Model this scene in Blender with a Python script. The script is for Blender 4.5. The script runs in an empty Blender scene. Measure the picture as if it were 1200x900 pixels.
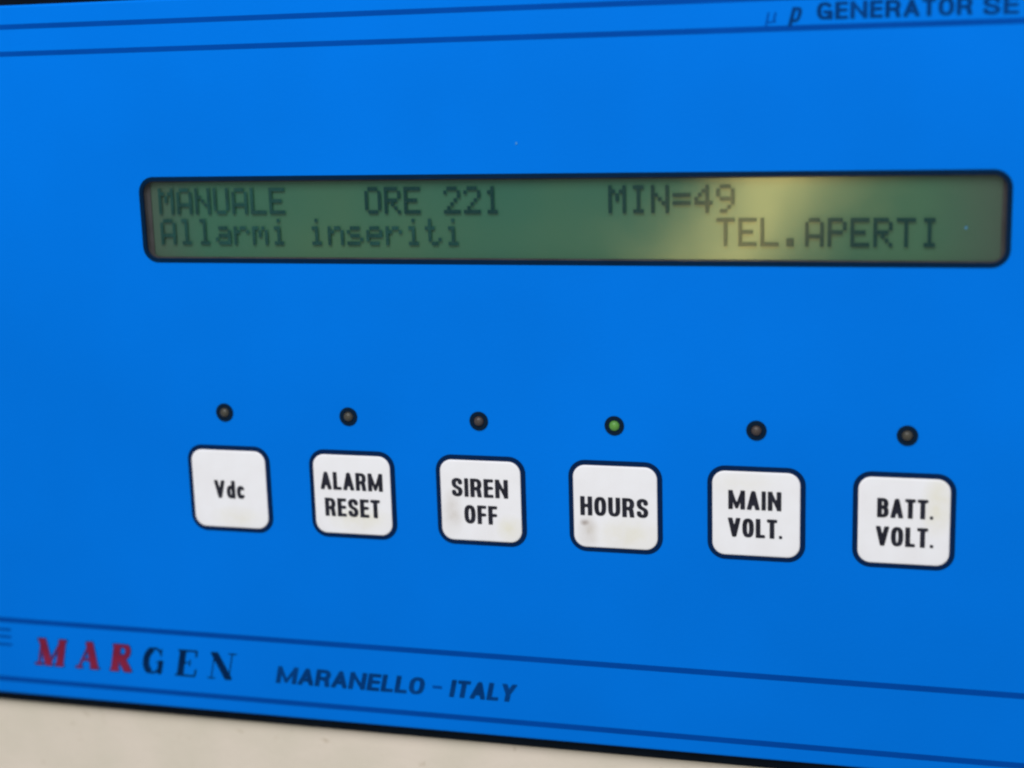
import bpy, bmesh, math, random
import numpy as np
from mathutils import Matrix, Vector

random.seed(4)
S = bpy.context.scene
COL = S.collection
p = 0.025                      # distance between neighbouring keys, metres


def pt(x, y, z=0.0):
    """panel units (x right, y down, z into the panel) -> world"""
    return Vector((x * p, z * p, -y * p))


# ------------------------------------------------------------------ camera
CAM = (5.24049, -3.20820, -10.61126)
RIGHT = Vector((0.9640208, 0.0299323, 0.2641361))
DOWN = Vector((0.0264042, 0.9779443, -0.2071901))
FWD = Vector((-0.2645120, 0.2067099, 0.9419684))


def vec(v):
    return Vector((v[0], v[2], -v[1]))


cd = bpy.data.cameras.new("camera")
cam = bpy.data.objects.new("camera", cd)
COL.objects.link(cam)
m = Matrix((vec(RIGHT), -vec(DOWN), -vec(FWD))).transposed().to_4x4()
m.translation = pt(*CAM)
cam.matrix_world = m
cd.sensor_width = 36.0
cd.lens = 36.0 * 1845.4 / 1200.0
cd.clip_start = 0.01
cd.clip_end = 50
cd.dof.use_dof = True
cd.dof.focus_distance = 11.25 * p
cd.dof.aperture_fstop = 8.5
S.camera = cam
S.cycles.filter_width = 2.3

# ------------------------------------------------------------------ light
w = bpy.data.worlds.new("World")
S.world = w
w.use_nodes = True
w.node_tree.nodes["Background"].inputs[0].default_value = (0.93, 0.97, 1.0, 1)
w.node_tree.nodes["Background"].inputs[1].default_value = 0.42


def area(name, loc, target, sx, sy, power, color, roll=0.0):
    ld = bpy.data.lights.new(name, 'AREA')
    ld.shape = 'RECTANGLE'
    ld.size, ld.size_y = sx, sy
    ld.energy = power
    ld.color = color
    o = bpy.data.objects.new(name, ld)
    COL.objects.link(o)
    o.location = loc
    q = (Vector(target) - Vector(loc)).to_track_quat('-Z', 'Y')
    o.rotation_euler = (q.to_matrix() @ Matrix.Rotation(roll, 3, 'Z')).to_euler()
    return o


# broad soft light from above, a little left of the middle
area("soft_light", (0.035, -0.40, 0.44), (0.05, 0, 0.03), 0.45, 0.35, 3.05, (1.0, 0.985, 0.98))
# the bright warm thing behind the photographer that mirrors in the display window
area("warm_light", pt(1.12, 0.45, -23.6), pt(4.0, -2.05, 0), 0.046, 0.17, 0.27, (1.0, 0.79, 0.26), math.radians(-33))

S.view_settings.view_transform = 'Standard'
S.view_settings.look = 'None'
S.view_settings.exposure = 0.0
S.view_settings.gamma = 1.0


# ------------------------------------------------------------------ materials
def base(name):
    mt = bpy.data.materials.new(name)
    mt.use_nodes = True
    nt = mt.node_tree
    return mt, nt, nt.nodes["Principled BSDF"]


def mat(name, col, rough=0.5, spec=0.3, var=0.0, vscale=40.0, bump=0.0, bscale=900.0, emit=None):
    mt, nt, b = base(name)
    b.inputs['Base Color'].default_value = (*col, 1)
    b.inputs['Roughness'].default_value = rough
    b.inputs['Specular IOR Level'].default_value = spec
    tc = nt.nodes.new('ShaderNodeTexCoord')
    if var:
        n = nt.nodes.new('ShaderNodeTexNoise')
        n.inputs['Scale'].default_value = vscale
        n.inputs['Detail'].default_value = 5
        nt.links.new(tc.outputs['Object'], n.inputs['Vector'])
        r = nt.nodes.new('ShaderNodeValToRGB')
        r.color_ramp.elements[0].position = 0.3
        r.color_ramp.elements[1].position = 0.7
        r.color_ramp.elements[0].color = (*[c * (1 - var) for c in col], 1)
        r.color_ramp.elements[1].color = (*[min(1, c * (1 + var)) for c in col], 1)
        nt.links.new(n.outputs['Fac'], r.inputs['Fac'])
        nt.links.new(r.outputs['Color'], b.inputs['Base Color'])
    if bump:
        n2 = nt.nodes.new('ShaderNodeTexNoise')
        n2.inputs['Scale'].default_value = bscale
        n2.inputs['Detail'].default_value = 2
        nt.links.new(tc.outputs['Object'], n2.inputs['Vector'])
        bp = nt.nodes.new('ShaderNodeBump')
        bp.inputs['Strength'].default_value = bump
        bp.inputs['Distance'].default_value = 0.0002
        nt.links.new(n2.outputs['Fac'], bp.inputs['Height'])
        nt.links.new(bp.outputs['Normal'], b.inputs['Normal'])
    if emit:
        b.inputs['Emission Color'].default_value = (*emit[0], 1)
        b.inputs['Emission Strength'].default_value = emit[1]
    return mt


BLUE = mat("blue_membrane", (0.0, 0.163, 0.725), 0.5, 0.02, 0.05, 22, 0.12, 1400)
NAVY_LINE = mat("navy_line_ink", (0.0, 0.060, 0.35), 0.5, 0.02, 0.08, 60)
NAVY_TEXT = mat("navy_text_ink", (0.001, 0.038, 0.18), 0.5, 0.02, 0.25, 160)
PALE_TEXT = mat("worn_navy_ink", (0.0, 0.075, 0.40), 0.5, 0.02, 0.25, 160)
EMBLEM_NAVY = mat("emblem_navy_ink", (0.001, 0.017, 0.075), 0.5, 0.02, 0.25, 160)
RED_TEXT = mat("red_ink", (0.20, 0.016, 0.048), 0.5, 0.02, 0.2, 160)
BORDER = mat("border_ink", (0.0015, 0.016, 0.07), 0.5, 0.03, 0.1, 100)
LCD_BORDER = mat("display_border_ink", (0.001, 0.014, 0.045), 0.5, 0.03, 0.1, 100)
INK = mat("black_ink", (0.018, 0.019, 0.03), 0.55, 0.05, 0.35, 500)
RUBBER = mat("black_rubber", (0.002, 0.005, 0.010), 0.6, 0.05, 0.2, 200)
WALL = mat("recess_plastic", (0.052, 0.050, 0.054), 0.6, 0.05, 0.25, 180)
DUST = mat("pale_dust", (0.07, 0.27, 0.56), 0.9, 0.1)
LED_RING = mat("lamp_ring", (0.002, 0.012, 0.032), 0.5, 0.05)
LED_OFF = mat("dark_lamp_lens", (0.055, 0.052, 0.042), 0.32, 0.3, 0.2, 900)
LED_OFF_RED = mat("dark_red_lamp_lens", (0.056, 0.044, 0.042), 0.32, 0.3, 0.2, 900)
LED_ON = mat("green_lamp_lens", (0.07, 0.21, 0.04), 0.32, 0.3, 0.2, 900, emit=((0.20, 0.5, 0.08), 0.12))


def key_material(name, dirt=None):
    """white key, faint overall grime; dirt = (x, y, sx, sy, amount) is a stain on this key"""
    mt, nt, b = base(name)
    N = nt.nodes.new
    tc = N('ShaderNodeTexCoord')
    n = N('ShaderNodeTexNoise')
    n.inputs['Scale'].default_value = 170
    n.inputs['Detail'].default_value = 6
    nt.links.new(tc.outputs['Object'], n.inputs['Vector'])
    r = N('ShaderNodeValToRGB')
    r.color_ramp.elements[0].position = 0.25
    r.color_ramp.elements[0].color = (0.785, 0.785, 0.835, 1)
    r.color_ramp.elements[1].position = 0.62
    r.color_ramp.elements[1].color = (0.825, 0.835, 0.90, 1)
    nt.links.new(n.outputs['Fac'], r.inputs['Fac'])
    out = r.outputs['Color']
    for (dx, dy, sx, sy, amt, dc) in (dirt or []):
        mp = N('ShaderNodeMapping')
        mp.vector_type = 'POINT'
        mp.inputs['Scale'].default_value = (1 / (sx * p), 0, 1 / (sy * p))
        mp.inputs['Location'].default_value = (-dx / sx, 0, -dy / sy)
        nt.links.new(tc.outputs['Object'], mp.inputs['Vector'])
        g = N('ShaderNodeTexGradient')
        g.gradient_type = 'SPHERICAL'
        nt.links.new(mp.outputs['Vector'], g.inputs['Vector'])
        n2 = N('ShaderNodeTexNoise')
        n2.inputs['Scale'].default_value = 420
        n2.inputs['Detail'].default_value = 4
        nt.links.new(tc.outputs['Object'], n2.inputs['Vector'])
        mu = N('ShaderNodeMath')
        mu.operation = 'MULTIPLY'
        nt.links.new(g.outputs['Fac'], mu.inputs[0])
        nt.links.new(n2.outputs['Fac'], mu.inputs[1])
        m2 = N('ShaderNodeMath')
        m2.operation = 'MULTIPLY'
        m2.use_clamp = True
        m2.inputs[1].default_value = amt
        nt.links.new(mu.outputs[0], m2.inputs[0])
        mx = N('ShaderNodeMix')
        mx.data_type = 'RGBA'
        nt.links.new(m2.outputs[0], mx.inputs['Factor'])
        nt.links.new(out, mx.inputs['A'])
        mx.inputs['B'].default_value = (*dc, 1)
        out = mx.outputs['Result']
    nt.links.new(out, b.inputs['Base Color'])
    b.inputs['Roughness'].default_value = 0.45
    b.inputs['Specular IOR Level'].default_value = 0.25
    return mt


BROWN = (0.42, 0.36, 0.28)
CREAMY = (0.74, 0.72, 0.60)
KEY_MATS = [
    key_material("white_key_plastic", [(0.05, -0.22, 0.25, 0.1, 0.9, CREAMY)]),
    key_material("white_key_plastic", [(0.05, -0.18, 0.3, 0.12, 1.3, CREAMY)]),
    key_material("white_key_plastic", [(0.22, -0.20, 0.12, 0.12, 1.6, CREAMY), (-0.22, -0.1, 0.1, 0.2, 0.8, BROWN)]),
    key_material("dirty_white_key_plastic", [(-0.20, -0.19, 0.09, 0.16, 1.0, BROWN), (-0.225, -0.12, 0.04, 0.03, 1.5, (0.25, 0.2, 0.18)),
                                             (0.1, -0.2, 0.3, 0.15, 1.2, CREAMY)]),
    key_material("white_key_plastic", [(-0.1, 0.22, 0.3, 0.1, 0.5, CREAMY)]),
    key_material("white_key_plastic", [(0.22, 0.12, 0.12, 0.25, 1.5, CREAMY)]),
]


def screen_material():
    mt, nt, b = base("green_display_glass")
    N = nt.nodes.new
    tc = N('ShaderNodeTexCoord')
    n = N('ShaderNodeTexNoise')
    n.inputs['Scale'].default_value = 28
    n.inputs['Detail'].default_value = 3
    nt.links.new(tc.outputs['Object'], n.inputs['Vector'])
    r = N('ShaderNodeValToRGB')
    r.color_ramp.elements[0].position = 0.3
    r.color_ramp.elements[0].color = (0.030, 0.118, 0.080, 1)
    r.color_ramp.elements[1].position = 0.7
    r.color_ramp.elements[1].color = (0.056, 0.134, 0.074, 1)
    nt.links.new(n.outputs['Fac'], r.inputs['Fac'])
    # darker, browner tone towards both ends of the glass, edge broken by noise
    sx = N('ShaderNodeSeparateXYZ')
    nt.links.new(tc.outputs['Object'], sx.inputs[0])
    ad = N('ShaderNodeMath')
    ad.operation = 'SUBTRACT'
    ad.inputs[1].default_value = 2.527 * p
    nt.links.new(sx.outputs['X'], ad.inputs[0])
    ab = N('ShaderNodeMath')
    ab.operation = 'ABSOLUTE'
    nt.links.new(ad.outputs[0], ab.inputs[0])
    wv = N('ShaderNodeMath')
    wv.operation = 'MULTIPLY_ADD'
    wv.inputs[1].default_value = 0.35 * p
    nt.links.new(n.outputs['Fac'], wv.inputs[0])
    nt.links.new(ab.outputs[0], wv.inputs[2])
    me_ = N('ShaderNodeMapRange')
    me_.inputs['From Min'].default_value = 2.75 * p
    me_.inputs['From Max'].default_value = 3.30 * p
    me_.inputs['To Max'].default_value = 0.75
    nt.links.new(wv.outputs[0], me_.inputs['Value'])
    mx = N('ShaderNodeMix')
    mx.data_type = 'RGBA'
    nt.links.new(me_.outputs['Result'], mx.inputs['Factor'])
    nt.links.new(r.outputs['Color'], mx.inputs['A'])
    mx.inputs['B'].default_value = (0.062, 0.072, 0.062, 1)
    nt.links.new(mx.outputs['Result'], b.inputs['Base Color'])
    n4 = N('ShaderNodeTexNoise')
    n4.inputs['Scale'].default_value = 75
    n4.inputs['Detail'].default_value = 3
    nt.links.new(tc.outputs['Object'], n4.inputs['Vector'])
    mr = N('ShaderNodeMapRange')
    mr.inputs['From Min'].default_value = 0.3
    mr.inputs['From Max'].default_value = 0.7
    mr.inputs['To Min'].default_value = 0.085
    mr.inputs['To Max'].default_value = 0.17
    nt.links.new(n4.outputs['Fac'], mr.inputs['Value'])
    nt.links.new(mr.outputs['Result'], b.inputs['Roughness'])
    b.inputs['Roughness'].default_value = 0.125     # the mirror layer behind the liquid crystal
    b.inputs['Specular IOR Level'].default_value = 0.42
    return mt


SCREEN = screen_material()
DOTS_FAINT = mat("faded_display_dots", (0.011, 0.056, 0.052), 0.125, 0.2, 0.3, 300)
DOTS = mat("display_dots", (0.007, 0.040, 0.040), 0.125, 0.19, 0.1, 300)


def pane_material():
    mt = bpy.data.materials.new("clear_window")
    mt.use_nodes = True
    nt = mt.node_tree
    nt.nodes.remove(nt.nodes["Principled BSDF"])
    N = nt.nodes.new
    tr = N('ShaderNodeBsdfTransparent')
    tr.inputs['Color'].default_value = (0.96, 0.97, 0.96, 1)
    gl = N('ShaderNodeBsdfGlossy')
    gl.inputs['Roughness'].default_value = 0.10
    fr = N('ShaderNodeFresnel')
    fr.inputs['IOR'].default_value = 1.16
    mx = N('ShaderNodeMixShader')
    tc = N('ShaderNodeTexCoord')
    ns = N('ShaderNodeTexNoise')
    ns.inputs['Scale'].default_value = 55
    bp = N('ShaderNodeBump')
    bp.inputs['Strength'].default_value = 0.06
    bp.inputs['Distance'].default_value = 0.001
    nt.links.new(tc.outputs['Object'], ns.inputs['Vector'])
    nt.links.new(ns.outputs['Fac'], bp.inputs['Height'])
    nt.links.new(bp.outputs['Normal'], gl.inputs['Normal'])
    nt.links.new(fr.outputs[0], mx.inputs[0])
    nt.links.new(tr.outputs[0], mx.inputs[1])
    nt.links.new(gl.outputs[0], mx.inputs[2])
    nt.links.new(mx.outputs[0], nt.nodes["Material Output"].inputs['Surface'])
    return mt


PANE = pane_material()


def cream_material():
    mt, nt, b = base("cream_paint")
    N = nt.nodes.new
    tc = N('ShaderNodeTexCoord')
    n = N('ShaderNodeTexNoise')
    n.inputs['Scale'].default_value = 60
    n.inputs['Detail'].default_value = 6
    nt.links.new(tc.outputs['Object'], n.inputs['Vector'])
    r = N('ShaderNodeValToRGB')
    r.color_ramp.elements[0].position = 0.3
    r.color_ramp.elements[0].color = (0.66, 0.605, 0.515, 1)
    r.color_ramp.elements[1].position = 0.7
    r.color_ramp.elements[1].color = (0.75, 0.665, 0.59, 1)
    nt.links.new(n.outputs['Fac'], r.inputs['Fac'])
    # scattered dirt flecks
    n2 = N('ShaderNodeTexNoise')
    n2.inputs['Scale'].default_value = 330
    n2.inputs['Detail'].default_value = 4
    nt.links.new(tc.outputs['Object'], n2.inputs['Vector'])
    r2 = N('ShaderNodeValToRGB')
    r2.color_ramp.elements[0].position = 0.66
    r2.color_ramp.elements[0].color = (0, 0, 0, 1)
    r2.color_ramp.elements[1].position = 0.80
    r2.color_ramp.elements[1].color = (0.5, 0.5, 0.5, 1)
    nt.links.new(n2.outputs['Fac'], r2.inputs['Fac'])
    mx = N('ShaderNodeMix')
    mx.data_type = 'RGBA'
    nt.links.new(r2.outputs['Color'], mx.inputs['Factor'])
    nt.links.new(r.outputs['Color'], mx.inputs['A'])
    mx.inputs['B'].default_value = (0.36, 0.28, 0.18, 1)
    nt.links.new(mx.outputs['Result'], b.inputs['Base Color'])
    b.inputs['Roughness'].default_value = 0.55
    b.inputs['Specular IOR Level'].default_value = 0.25
    bp = N('ShaderNodeBump')
    bp.inputs['Strength'].default_value = 0.25
    bp.inputs['Distance'].default_value = 0.0003
    n3 = N('ShaderNodeTexNoise')
    n3.inputs['Scale'].default_value = 700
    nt.links.new(tc.outputs['Object'], n3.inputs['Vector'])
    nt.links.new(n3.outputs['Fac'], bp.inputs['Height'])
    nt.links.new(bp.outputs['Normal'], b.inputs['Normal'])
    return mt


CREAM = cream_material()


# ------------------------------------------------------------------ helpers
def link(name, me, material, parent=None, loc=(0, 0, 0), label=None):
    if material:
        me.materials.append(material)
    o = bpy.data.objects.new(name, me)
    COL.objects.link(o)
    o.location = loc
    if parent is not None:
        o.parent = parent
    if label:
        o["label"] = label
    return o


def empty(name, loc, parent=None, label=None):
    o = bpy.data.objects.new(name, None)
    COL.objects.link(o)
    o.location = loc
    o.empty_display_size = 0.005
    if parent is not None:
        o.parent = parent
    if label:
        o["label"] = label
    return o


def rrect(x0, x1, y0, y1, r, k=8):
    """rounded rectangle loop, metres, (x, up), counter-clockwise"""
    out = []
    for cx, cy, a0 in ((x1 - r, y1 - r, 0), (x0 + r, y1 - r, 90), (x0 + r, y0 + r, 180), (x1 - r, y0 + r, 270)):
        for i in range(k + 1):
            a = math.radians(a0 + 90 * i / k)
            out.append((cx + r * math.cos(a), cy + r * math.sin(a)))
    return out


def rings_mesh(name, rings, cap_last=False, cap_first=False, close=False):
    """rings: list of (loop, n) with n = height towards the viewer; consecutive rings are bridged"""
    bm = bmesh.new()
    R = [[bm.verts.new((x, -n, y)) for x, y in lp] for lp, n in rings]
    seq = list(zip(R, R[1:])) + ([(R[-1], R[0])] if close else [])
    for a, b in seq:
        k = len(a)
        for i in range(k):
            j = (i + 1) % k
            bm.faces.new((a[i], a[j], b[j], b[i]))
    if cap_last:
        bm.faces.new(R[-1])
    if cap_first:
        bm.faces.new(R[0][::-1])
    bmesh.ops.recalc_face_normals(bm, faces=bm.faces)
    me = bpy.data.meshes.new(name)
    bm.to_mesh(me)
    bm.free()
    return me


def box_rr(x0, x1, y0, y1, r, inset=0.0):
    """rounded rect given in panel units (y down), returned in metres (y up)"""
    return rrect((x0 + inset) * p, (x1 - inset) * p, (-y1 + inset) * p, (-y0 - inset) * p, max(1e-5, (r - inset) * p))


# ---- lettering: every word is a flat printed shape, outlined from strokes
def superell(cx, cy, rx, ry, a0, a1, n=2.5, k=22):
    out = []
    for i in range(k + 1):
        a = math.radians(a0 + (a1 - a0) * i / k)
        c, s = math.cos(a), math.sin(a)
        out.append((cx + rx * math.copysign(abs(c) ** (2 / n), c), cy + ry * math.copysign(abs(s) ** (2 / n), s)))
    return out


def smooth(pts, k=7):
    P = [Vector(q) for q in ([pts[0]] + list(pts) + [pts[-1]])]
    out = []
    for i in range(1, len(P) - 2):
        a, b, c, d = P[i - 1:i + 3]
        for j in range(k):
            t = j / k
            out.append(tuple(0.5 * ((2 * b) + (c - a) * t + (2 * a - 5 * b + 4 * c - d) * t * t + (3 * b - a - 3 * c + d) * t ** 3)))
    out.append(tuple(P[-2]))
    return out


E0, E1 = -0.25, 1.25           # overshoot; the letter's own box trims it flat
BOWL = lambda y0, y1, xr=1.0: ([(0, y1)] + superell(0.45, (y0 + y1) / 2, xr - 0.45, (y1 - y0) / 2, 90, -90) + [(0, y0)])
SANS = {   # width, strokes in the unit box of stroke centre lines
    'A': (0.60, [[(-0.12, E0), (0.5, 1.0)], [(0.5, 1.0), (1.12, E0)], [(0.2, 0.27), (0.8, 0.27)]]),
    'B': (0.56, [[(0, E0), (0, E1)], BOWL(0.53, 1, 0.95), BOWL(0, 0.53)]),
    'E': (0.48, [[(0, E0), (0, E1)], [(0, 0), (E1, 0)], [(0, 0.52), (1.0, 0.52)], [(0, 1), (E1, 1)]]),
    'F': (0.46, [[(0, E0), (0, E1)], [(0, 0.5), (1.0, 0.5)], [(0, 1), (E1, 1)]]),
    'G': (0.60, [superell(0.5, 0.5, 0.5, 0.5, 40, 345), [(1, E0), (1, 0.42), (0.55, 0.42)]]),
    'H': (0.57, [[(0, E0), (0, E1)], [(1, E0), (1, E1)], [(0, 0.52), (1, 0.52)]]),
    'I': (0.205, [[(0.5, E0), (0.5, E1)]]),
    'L': (0.46, [[(0, E0), (0, E1)], [(0, 0), (E1, 0)]]),
    'M': (0.80, [[(0, E0), (0, E1)], [(1, E0), (1, E1)], (0.72, [(0.02, 1.05), (0.5, 0.02)]), (0.72, [(0.5, 0.02), (0.98, 1.05)])]),
    'N': (0.64, [[(0, E0), (0, E1)], [(1, E0), (1, E1)], (0.75, [(-0.02, 1.08), (1.02, -0.08)])]),
    'O': (0.57, [superell(0.5, 0.5, 0.5, 0.5, 0, 360, 2.6, 40)]),
    'R': (0.58, [[(0, E0), (0, E1)], BOWL(0.46, 1, 0.97), [(0.5, 0.46), (0.85, 0.36), (0.93, 0.1), (1.02, E0)]]),
    'S': (0.55, [smooth([(0.97, 0.78), (0.9, 0.93), (0.5, 1.0), (0.1, 0.92), (0.03, 0.72), (0.2, 0.57), (0.55, 0.48), (0.9, 0.38), (0.99, 0.22),
                         (0.86, 0.05), (0.5, 0.0), (0.1, 0.06), (0.02, 0.22)])]),
    'T': (0.50, [[(0.5, E0), (0.5, E1)], [(E0, 1), (E1, 1)]]),
    'U': (0.57, [[(0, E1)] + [(0, 0.4)] + superell(0.5, 0.36, 0.5, 0.36, 180, 360) + [(1, E1)]]),
    'V': (0.62, [[(-0.1, E1), (0.5, -0.02)], [(0.5, -0.02), (1.1, E1)]]),
    'Y': (0.58, [[(-0.12, E1), (0.5, 0.42)], [(0.5, 0.42), (1.12, E1)], [(0.5, 0.44), (0.5, E0)]]),
    'd': (0.50, [[(1, E0), (1, E1)], superell(0.5, 0.34, 0.5, 0.34, 0, 360)]),
    'c': (0.46, [superell(0.5, 0.34, 0.5, 0.34, 40, 320)]),
    '.': (0.16, [[(0.5, 0.0), (0.5, 0.001)]]),
    '-': (0.30, [[(E0, 0.5), (E1, 0.5)]]),
    'p': (0.62, [[(0, E0), (0, E1)], superell(0.5, 0.62, 0.5, 0.38, 0, 360)]),
    'm': (0.90, [[(0, E0), (0, E1)], [(0, 0.42)] + superell(0.42, 0.45, 0.42, 0.22, 180, 360) + [(0.84, E1)], [(0.84, 0.45), (1.0, 0.25)]]),
    ' ': (0.28, []),
}


def seg_field(X, Y, strokes):
    """strokes: list of (points, half width); signed distance of their union"""
    D = np.full(X.shape, 1e3)
    for pts, hw in strokes:
        for (ax, ay), (bx, by) in zip(pts, pts[1:]):
            dx, dy = bx - ax, by - ay
            L = dx * dx + dy * dy
            t = np.clip(((X - ax) * dx + (Y - ay) * dy) / L, 0, 1) if L > 0 else 0
            D = np.minimum(D, np.hypot(X - ax - t * dx, Y - ay - t * dy) - hw)
    return D


def fill_contour(D, xs, ys, verts, faces, shear=0.0, y_ref=0.0):
    """marching squares: area where D < 0, runs of full cells joined into one quad"""
    ny, nx = D.shape
    ins = D < 0

    def add(poly):
        b = len(verts)
        for x, y in poly:
            verts.append((x + shear * (y - y_ref), y))
        faces.append(tuple(range(b, b + len(poly))))
    for j in range(ny - 1):
        i = 0
        while i < nx - 1:
            c = (ins[j, i], ins[j, i + 1], ins[j + 1, i + 1], ins[j + 1, i])
            if all(c):
                k = i
                while k + 1 < nx - 1 and ins[j, k + 2] and ins[j + 1, k + 2]:
                    k += 1
                add([(xs[i], ys[j]), (xs[k + 1], ys[j]), (xs[k + 1], ys[j + 1]), (xs[i], ys[j + 1])])
                i = k + 1
                continue
            if any(c):
                cs = [(i, j), (i + 1, j), (i + 1, j + 1), (i, j + 1)]
                poly = []
                for q in range(4):
                    a, b = cs[q], cs[(q + 1) % 4]
                    da, db = D[a[1], a[0]], D[b[1], b[0]]
                    if da < 0:
                        poly.append((xs[a[0]], ys[a[1]]))
                    if (da < 0) != (db < 0):
                        t = da / (da - db)
                        poly.append((xs[a[0]] + t * (xs[b[0]] - xs[a[0]]), ys[a[1]] + t * (ys[b[1]] - ys[a[1]])))
                if len(poly) >= 3:
                    add(poly)
            i += 1


def flat_mesh(name, verts, faces, n=0.0):
    me = bpy.data.meshes.new(name)
    me.from_pydata([(x, -n, y) for x, y in verts], [], faces)
    me.update()
    return me


FLAT = 0.72


def word_mesh(txt, x0, x1, h, stroke=0.2, track=0.13, shear=0.0, table=SANS):
    """printed word from x0 to x1 (panel units), cap height h, centred on y = 0; metres"""
    ws = [table[c][0] for c in txt]
    tot = sum(ws) + track * (len(txt) - 1)
    k = (x1 - x0 - abs(shear) * h) * p / tot
    H = h * p
    s = stroke * H
    sy = s * FLAT                  # level strokes are thinner than upright ones
    verts, faces = [], []
    cx = (x0 + abs(shear) * h / 2) * p
    for ch, wd in zip(txt, ws):
        W = wd * k
        st = []
        for pts in table[ch][1]:
            f, pts = pts if isinstance(pts, tuple) else (1.0, pts)     # some diagonals are thinner
            st.append(([(cx + s / 2 + u * (W - s), (-H / 2 + sy / 2 + v * (H - sy)) / FLAT) for u, v in pts], f * s / 2))
        if st:
            g = H / 26
            xs = np.arange(cx - 1.5 * g, cx + W + 1.6 * g, g)
            ys = np.arange(-H / 2 - 1.5 * g, H / 2 + 1.6 * g, g)
            X, Y = np.meshgrid(xs, ys)
            D = seg_field(X, Y / FLAT, st)
            D = np.maximum(D, np.maximum(np.abs(Y) - H / 2, np.maximum(cx - X, X - cx - W)))
            fill_contour(D, xs, ys, verts, faces, shear)
        cx += W + track * k
    return flat_mesh("lettering", verts, faces)


TH, TN, SF = 0.125, 0.022, 0.022     # thick, thin, serif half widths
SERIF = {  # width / height, strokes (points, half width) in units of the cap height
    'M': (1.18, [([(0.14, 0), (0.14, 1)], TN), ([(0.16, 0.97), (0.56, 0.02)], TH), ([(0.56, 0.02), (0.98, 0.97)], TN), ([(1.02, 0), (1.02, 1)], TH),
                 ([(0.0, 0.03), (0.28, 0.03)], SF), ([(0.84, 0.03), (1.18, 0.03)], SF), ([(0.0, 0.97), (0.2, 0.97)], SF), ([(0.98, 0.97), (1.18, 0.97)], SF)]),
    'A': (1.02, [([(0.12, 0.02), (0.50, 1.0)], TN), ([(0.47, 0.96), (0.84, 0.02)], TH), ([(0.24, 0.33), (0.72, 0.33)], TN),
                 ([(0.0, 0.03), (0.26, 0.03)], SF), ([(0.66, 0.03), (1.02, 0.03)], SF)]),
    'R': (0.95, [([(0.18, 0), (0.18, 1)], TH), ([(0.18, 0.96)] + superell(0.42, 0.74, 0.28, 0.22, 90, -90) + [(0.18, 0.52)], 0.045),
                 (superell(0.42, 0.74, 0.28, 0.22, 50, -50), 0.085), ([(0.42, 0.5), (0.78, 0.05)], TH),
                 ([(0.0, 0.03), (0.36, 0.03)], SF), ([(0.7, 0.03), (0.95, 0.03)], SF), ([(0.0, 0.97), (0.36, 0.97)], SF)]),
    'G': (0.98, [(superell(0.48, 0.5, 0.38, 0.46, 40, 330, 2.1), 0.04), (superell(0.46, 0.5, 0.34, 0.42, 120, 240, 2.1), TH),
                 ([(0.84, 0.08), (0.84, 0.44)], 0.095), ([(0.62, 0.45), (0.98, 0.45)], SF), ([(0.82, 0.66), (0.82, 0.95)], TN)]),
    'E': (0.90, [([(0.2, 0), (0.2, 1)], TH), ([(0.0, 0.035), (0.84, 0.035)], 0.033), ([(0.0, 0.965), (0.80, 0.965)], 0.033), ([(0.2, 0.52), (0.56, 0.52)], TN),
                 ([(0.84, 0.03), (0.86, 0.26)], 0.035), ([(0.80, 0.97), (0.80, 0.76)], 0.035), ([(0.56, 0.40), (0.56, 0.64)], TN)]),
    'N': (1.10, [([(0.16, 0), (0.16, 1)], TN), ([(0.16, 0.95), (0.90, 0.04)], TH), ([(0.92, 0.0), (0.92, 1.0)], TN),
                 ([(0.0, 0.03), (0.32, 0.03)], SF), ([(0.0, 0.97), (0.22, 0.97)], SF), ([(0.76, 0.97), (1.10, 0.97)], SF)]),
}


def serif_mesh(ch, wd, h, shear=0.22, grow=0.0):
    """one serif letter wd wide, h high (panel units), centred on the origin; metres"""
    H = h * p
    w0, st = SERIF[ch]
    kx = (wd - shear * h) * p / w0
    S2 = []
    for pts, hw in st:
        S2.append(([((u - w0 / 2) * kx, (v - 0.5) * H) for u, v in pts], hw * H + grow * p))
    g = H / 30
    W2, H2 = w0 / 2 * kx + grow * p, H / 2 + grow * p
    xs = np.arange(-W2 - 2 * g, W2 + 2.1 * g, g)
    ys = np.arange(-H2 - 2 * g, H2 + 2.1 * g, g)
    X, Y = np.meshgrid(xs, ys)
    D = seg_field(X, Y, S2)
    D = np.maximum(D, np.abs(Y) - H2)
    verts, faces = [], []
    fill_contour(D, xs, ys, verts, faces, shear)
    return flat_mesh("letter", verts, faces)


# ================================================================== cabinet
bm = bmesh.new()
bmesh.ops.create_cube(bm, size=1.0)
bmesh.ops.scale(bm, vec=(0.60, 0.004, 0.46), verts=bm.verts)
bmesh.ops.bevel(bm, geom=bm.edges[:] + bm.verts[:], offset=0.0012, segments=2, affect='EDGES')
me = bpy.data.meshes.new("cabinet_face")
bm.to_mesh(me)
bm.free()
cab = link("cabinet_face", me, CREAM, None, pt(2.5, 1.0, 0.105) + Vector((0, 0.002, 0)))
cab["label"] = "cream painted metal cabinet face below the blue control panel"
cab["category"] = "cabinet"

# ================================================================== control panel
XL, XR, YT, YB = -3.6, 8.6, -3.653, 1.842
panel = empty("control_panel", pt(2.5, YB, 0))
panel["label"] = "bright blue generator control panel with green display and six white keys"
panel["category"] = "control panel"
O = -panel.location            # children are placed in world terms through this offset


def at(x, y, n=0.0):
    """panel units and height towards the viewer (metres) -> position under the panel"""
    return pt(x, y) + O + Vector((0, -n, 0))


LX0, LX1, LY0, LY1, LR = -0.551, 5.605, -2.347, -1.766, 0.092
T = 0.0018
k = 10
outer = lambda i: box_rr(XL, XR, YT, YB, 0.06, i)
hole = box_rr(LX0, LX1, LY0, LY1, LR)
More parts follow.
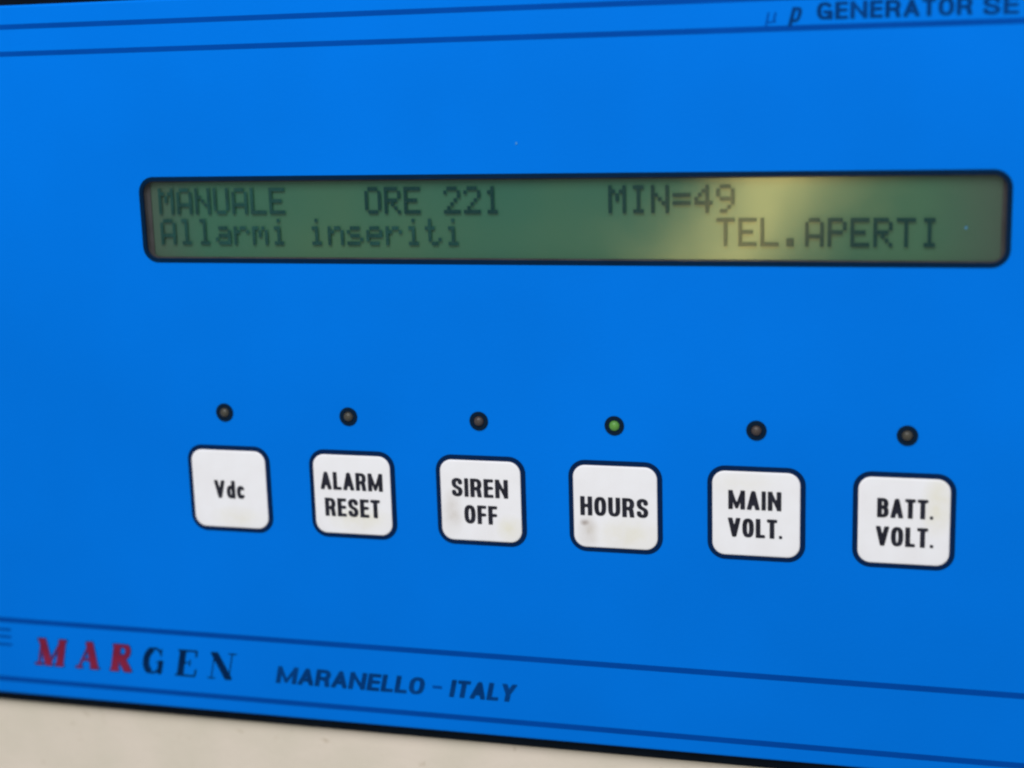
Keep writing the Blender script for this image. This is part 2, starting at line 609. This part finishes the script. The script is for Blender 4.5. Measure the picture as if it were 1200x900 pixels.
# front sheet with the display cut out of it
link("faceplate", rings_mesh("faceplate", [(outer(0), -T), (outer(0), -0.0003), (outer(0.006), -0.0001), (outer(0.016), 0.0), (hole, 0.0), (hole, -T)], close=True),
     BLUE, panel, O.copy())
# rubber seal that shows as a black edge round the sheet
so = lambda i: box_rr(XL - 0.10, XR + 0.10, YT - 0.30, YB + 0.092, 0.10, i)
si = box_rr(XL, XR, YT, YB, 0.06, 0.03)
link("rubber_seal", rings_mesh("rubber_seal", [(so(0), -0.0027), (so(0), -0.0016), (so(0.012), -0.0012), (so(0.03), -0.0011), (si, -0.0011), (si, -0.0027)], close=True),
     RUBBER, panel, O.copy())

# ruled lines along the top and the bottom
for y, th in ((-3.497, 0.036), (-3.300, 0.036), (1.204, 0.042), (1.716, 0.042)):
    hw = th / 2
    x0, x1 = XL + 0.05, XR - 0.05
    V = [(x0 * p, -hw * p), (x1 * p, -hw * p), (x1 * p, hw * p), (x0 * p, hw * p)]
    link("printed_line", flat_mesh("printed_line", V, [(0, 1, 2, 3)]), NAVY_LINE, panel, at(0, y, 0.00004))

# ------------------------------------------------------------------ display
disp = empty("display", at(2.527, LY1), panel, "green two line display behind a clear window")
DO = -disp.location


def dat(x, y, n=0.0):
    return at(x, y, n) + DO


link("border", rings_mesh("border", [(box_rr(LX0, LX1, LY0, LY1, LR, -0.029), 0.0), (box_rr(LX0, LX1, LY0, LY1, LR, -0.027), 0.00010),
                                     (box_rr(LX0, LX1, LY0, LY1, LR, 0.004), 0.00010), (box_rr(LX0, LX1, LY0, LY1, LR, 0.004), -0.0004)]),
     LCD_BORDER, disp, O + DO)
ZS = 0.05 * p
link("recess_wall", rings_mesh("recess_wall", [(box_rr(LX0, LX1, LY0, LY1, LR, 0.001), -0.0004), (box_rr(LX0, LX1, LY0, LY1, LR, 0.012), -ZS + 0.0002),
                                               (box_rr(-0.508, 5.572, -2.330, -1.770, 0.03), -ZS + 0.0002), (box_rr(-0.508, 5.572, -2.330, -1.770, 0.03), -ZS - 0.0003)]),
     WALL, disp, O + DO)
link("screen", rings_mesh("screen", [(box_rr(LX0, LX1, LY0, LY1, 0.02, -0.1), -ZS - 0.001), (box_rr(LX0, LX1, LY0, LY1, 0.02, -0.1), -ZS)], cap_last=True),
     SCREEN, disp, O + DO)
link("window_pane", rings_mesh("window_pane", [(box_rr(LX0, LX1, LY0, LY1, LR, 0.002), -0.0002)], cap_last=True), PANE, disp, O + DO)

FONT = {
    'M': "10001 11011 10101 10101 10001 10001 10001", 'A': "01110 10001 10001 10001 11111 10001 10001", 'N': "10001 10001 11001 10101 10011 10001 10001",
    'U': "10001 10001 10001 10001 10001 10001 01110", 'L': "10000 10000 10000 10000 10000 10000 11111", 'E': "11111 10000 10000 11110 10000 10000 11111",
    'O': "01110 10001 10001 10001 10001 10001 01110", 'R': "11110 10001 10001 11110 10100 10010 10001", '2': "01110 10001 00001 00010 00100 01000 11111",
    '1': "00100 01100 00100 00100 00100 00100 01110", 'I': "01110 00100 00100 00100 00100 00100 01110", '=': "00000 00000 11111 00000 11111 00000 00000",
    '4': "00010 00110 01010 10010 11111 00010 00010", '9': "01110 10001 10001 01111 00001 00010 01100", 'l': "01100 00100 00100 00100 00100 00100 01110",
    'a': "00000 00000 01110 00001 01111 10001 01111", 'r': "00000 00000 10110 11001 10000 10000 10000", 'm': "00000 00000 11010 10101 10101 10001 10001",
    'i': "00100 00000 01100 00100 00100 00100 01110", 'n': "00000 00000 10110 11001 10001 10001 10001", 's': "00000 00000 01110 10000 01110 00001 11110",
    'e': "00000 00000 01110 10001 11111 10000 01110", 't': "01000 01000 11100 01000 01000 01001 00110", 'T': "11111 00100 00100 00100 00100 00100 00100",
    '.': "00000 00000 00000 00000 00000 01100 01100", 'P': "11110 10001 10001 11110 10000 10000 10000",
}
CW, DX, DY = 0.1487, 0.1487 / 6, 0.02747


def lcd_word(txt, col, top):
    V, F = [], []
    for c, ch in enumerate(txt):
        for j, row in enumerate(FONT[ch].split()):
            for i, b in enumerate(row):
                if b == '1':
                    x, y = c * CW + i * DX, -j * DY
                    g = 0.0006
                    b0 = len(V)
                    V += [(q * p, r * p) for q, r in ((x + g, y - DY + g), (x + DX - g, y - DY + g), (x + DX - g, y - g), (x + g, y - g))]
                    F.append((b0, b0 + 1, b0 + 2, b0 + 3))
    link("display_word", flat_mesh("display_word", V, F), DOTS_FAINT if txt in ("MANUALE", "Allarmi", "inseriti") else DOTS, disp, dat(-0.442 + col * CW, top, -ZS + 0.00045), f"dark dot matrix characters reading {txt}")


for txt, col, top in (("MANUALE", 0, -2.2873), ("ORE", 11, -2.2873), ("221", 15, -2.2873), ("MIN=49", 23, -2.2873),
                      ("Allarmi", 0, -2.0614), ("inseriti", 8, -2.0614), ("TEL.APERTI", 28, -2.0614)):
    lcd_word(txt, col, top)

# ------------------------------------------------------------------ keys
KW, KR = 0.304, 0.088
LEGENDS = [
    [("Vdc", -0.126, 0.126, 0.002, 0.129)],
    [("ALARM", 0.751 - 1, 1.2456 - 1, -0.105, 0.126), ("RESET", 0.777 - 1, 1.2165 - 1, 0.0994, 0.130)],
    [("SIREN", 1.7818 - 2, 2.211 - 2, -0.100, 0.129), ("OFF", 1.8724 - 2, 2.1243 - 2, 0.1024, 0.130)],
    [("HOURS", 2.7463 - 3, 3.241 - 3, -0.005, 0.130)],
    [("MAIN", 3.8082 - 4, 4.1761 - 4, -0.101, 0.1265), ("VOLT.", 3.8056 - 4, 4.1831 - 4, 0.100, 0.1275)],
    [("BATT.", 4.8226 - 5, 5.1936 - 5, -0.092, 0.1265), ("VOLT.", 4.8165 - 5, 5.1985 - 5, 0.1087, 0.1275)],
]
ring_me = rings_mesh("border", [(box_rr(-KW, KW, -KW, KW, KR, -0.037), 0.0), (box_rr(-KW, KW, -KW, KW, KR, -0.034), 0.00012),
                                (box_rr(-KW, KW, -KW, KW, KR, 0.004), 0.00012)])
cap_me = rings_mesh("keycap", [(box_rr(-KW, KW, -KW, KW, KR, 0.0), 0.00006), (box_rr(-KW, KW, -KW, KW, KR, 0.0), 0.00026),
                               (box_rr(-KW, KW, -KW, KW, KR, 0.004), 0.00034), (box_rr(-KW, KW, -KW, KW, KR, 0.012), 0.00038)], cap_last=True)
ring_me.materials.append(BORDER)
for i, words in enumerate(LEGENDS):
    txt = " ".join(q[0] for q in words)
    b = empty("push_button", at(i, 0), panel, f"white square key reading {txt}")
    link("border", ring_me, None, b)
    c = cap_me.copy()
    link("keycap", c, KEY_MATS[i], b)
    for t, x0, x1, y, h in words:
        link("legend", word_mesh(t, x0, x1, h * 1.09, 0.225 if t == 'Vdc' else 0.238, 0.09), INK, b, (0, -0.00044, -y * p))


# ------------------------------------------------------------------ indicator lamps
def circle(r, k=28):
    return [(r * p * math.cos(2 * math.pi * i / k), r * p * math.sin(2 * math.pi * i / k)) for i in range(k)]


LED_XY = [(0.304, -0.598)] * 6
led_ring = rings_mesh("ring", [(circle(0.071), 0.0), (circle(0.069), 0.00016), (circle(0.040), 0.00016), (circle(0.037), 0.00002)])
led_ring.materials.append(LED_RING)
dome = rings_mesh("lens", [(circle(0.037 * math.cos(a)), 0.00002 + 0.0007 * math.sin(a)) for a in [math.radians(d) for d in (0, 20, 40, 60, 78)]], cap_last=True)
for poly in dome.polygons:
    poly.use_smooth = True
LED_DX = [-0.004, -0.004, 0.003, 0.002, 0.001, 0.012]
for i in range(6):
    lab = "lit green indicator lamp above the HOURS key" if i == 3 else None
    e = empty("indicator_lamp", at(i + LED_DX[i], -0.598), panel, lab)
    link("ring", led_ring, None, e)
    d = dome.copy()
    link("lens", d, LED_ON if i == 3 else (LED_OFF_RED if i in (4, 2) else LED_OFF), e)

# ------------------------------------------------------------------ printed words on the blue sheet
N0 = 0.00006
link("lettering", word_mesh("GENERATOR", 4.384, 5.352, 0.110, 0.26, 0.09), NAVY_TEXT, panel, at(0, -3.402, N0), "navy lettering GENERATOR")
link("lettering", word_mesh("SET", 5.414, 5.745, 0.110, 0.26, 0.09), NAVY_TEXT, panel, at(0, -3.398, N0), "navy lettering SET")
link("lettering", word_mesh("m", 4.050, 4.135, 0.085, 0.17, 0.1, 0.2), PALE_TEXT, panel, at(0, -3.362, N0), "faint lettering of the micro sign")
link("lettering", word_mesh("p", 4.198, 4.298, 0.122, 0.20, 0.1, 0.25), NAVY_TEXT, panel, at(0, -3.372, N0), "navy slanted letter p")
link("lettering", word_mesh("MARANELLO", 0.272, 1.514, 0.140, 0.275, 0.06, 0.22), NAVY_TEXT, panel, at(0, 1.488, N0), "navy lettering MARANELLO")
link("lettering", word_mesh("-", 1.563, 1.638, 0.034, 0.9, 0.1), PALE_TEXT, panel, at(0, 1.486, N0), "faint printed dash")
link("lettering", word_mesh("ITALY", 1.690, 2.232, 0.140, 0.275, 0.06, 0.22), NAVY_TEXT, panel, at(0, 1.486, N0), "navy lettering ITALY")
link("lettering", word_mesh("E", -2.215, -2.050, 0.150, 0.19, 0.1), PALE_TEXT, panel, at(0, 1.352, N0), "faint letter E at the left edge")
logo = empty("brand_emblem", at(-0.95, 1.455), panel, "spaced serif letters, the first three red and the last three navy, reading MARGEN")
for ch, x0, x1 in (('M', -1.845, -1.545), ('A', -1.475, -1.225), ('R', -1.166, -0.935), ('G', -0.885, -0.660), ('E', -0.592, -0.365), ('N', -0.312, -0.045)):
    pos = ((((x0 + x1) / 2) + 0.95) * p, -N0, 0)
    red = ch in 'MAR'
    if red:
        link("letter_outline", serif_mesh(ch, x1 - x0, 0.226, grow=0.010), NAVY_TEXT, logo, pos)
        pos = (pos[0], -N0 - 0.00004, 0)
    link("letter", serif_mesh(ch, x1 - x0, 0.226), RED_TEXT if red else EMBLEM_NAVY, logo, pos, f"{'red' if red else 'navy'} serif letter {ch}")

# two pale specks that show on the sheet and on the display window
for x, y, n in ((2.345, -2.585, 0.0001), (5.351, -1.999, -0.00015)):
    V = [(0.0075 * p * math.cos(a) * q, 0.0075 * p * math.sin(a) * q * 1.3) for a, q in zip([i * math.tau / 9 for i in range(9)], (1, .7, 1.1, .8, .6, 1, 1.2, .7, .9))]
    link("dust_speck", flat_mesh("dust_speck", V, [tuple(range(9))]), DUST, panel, at(x, y, n))
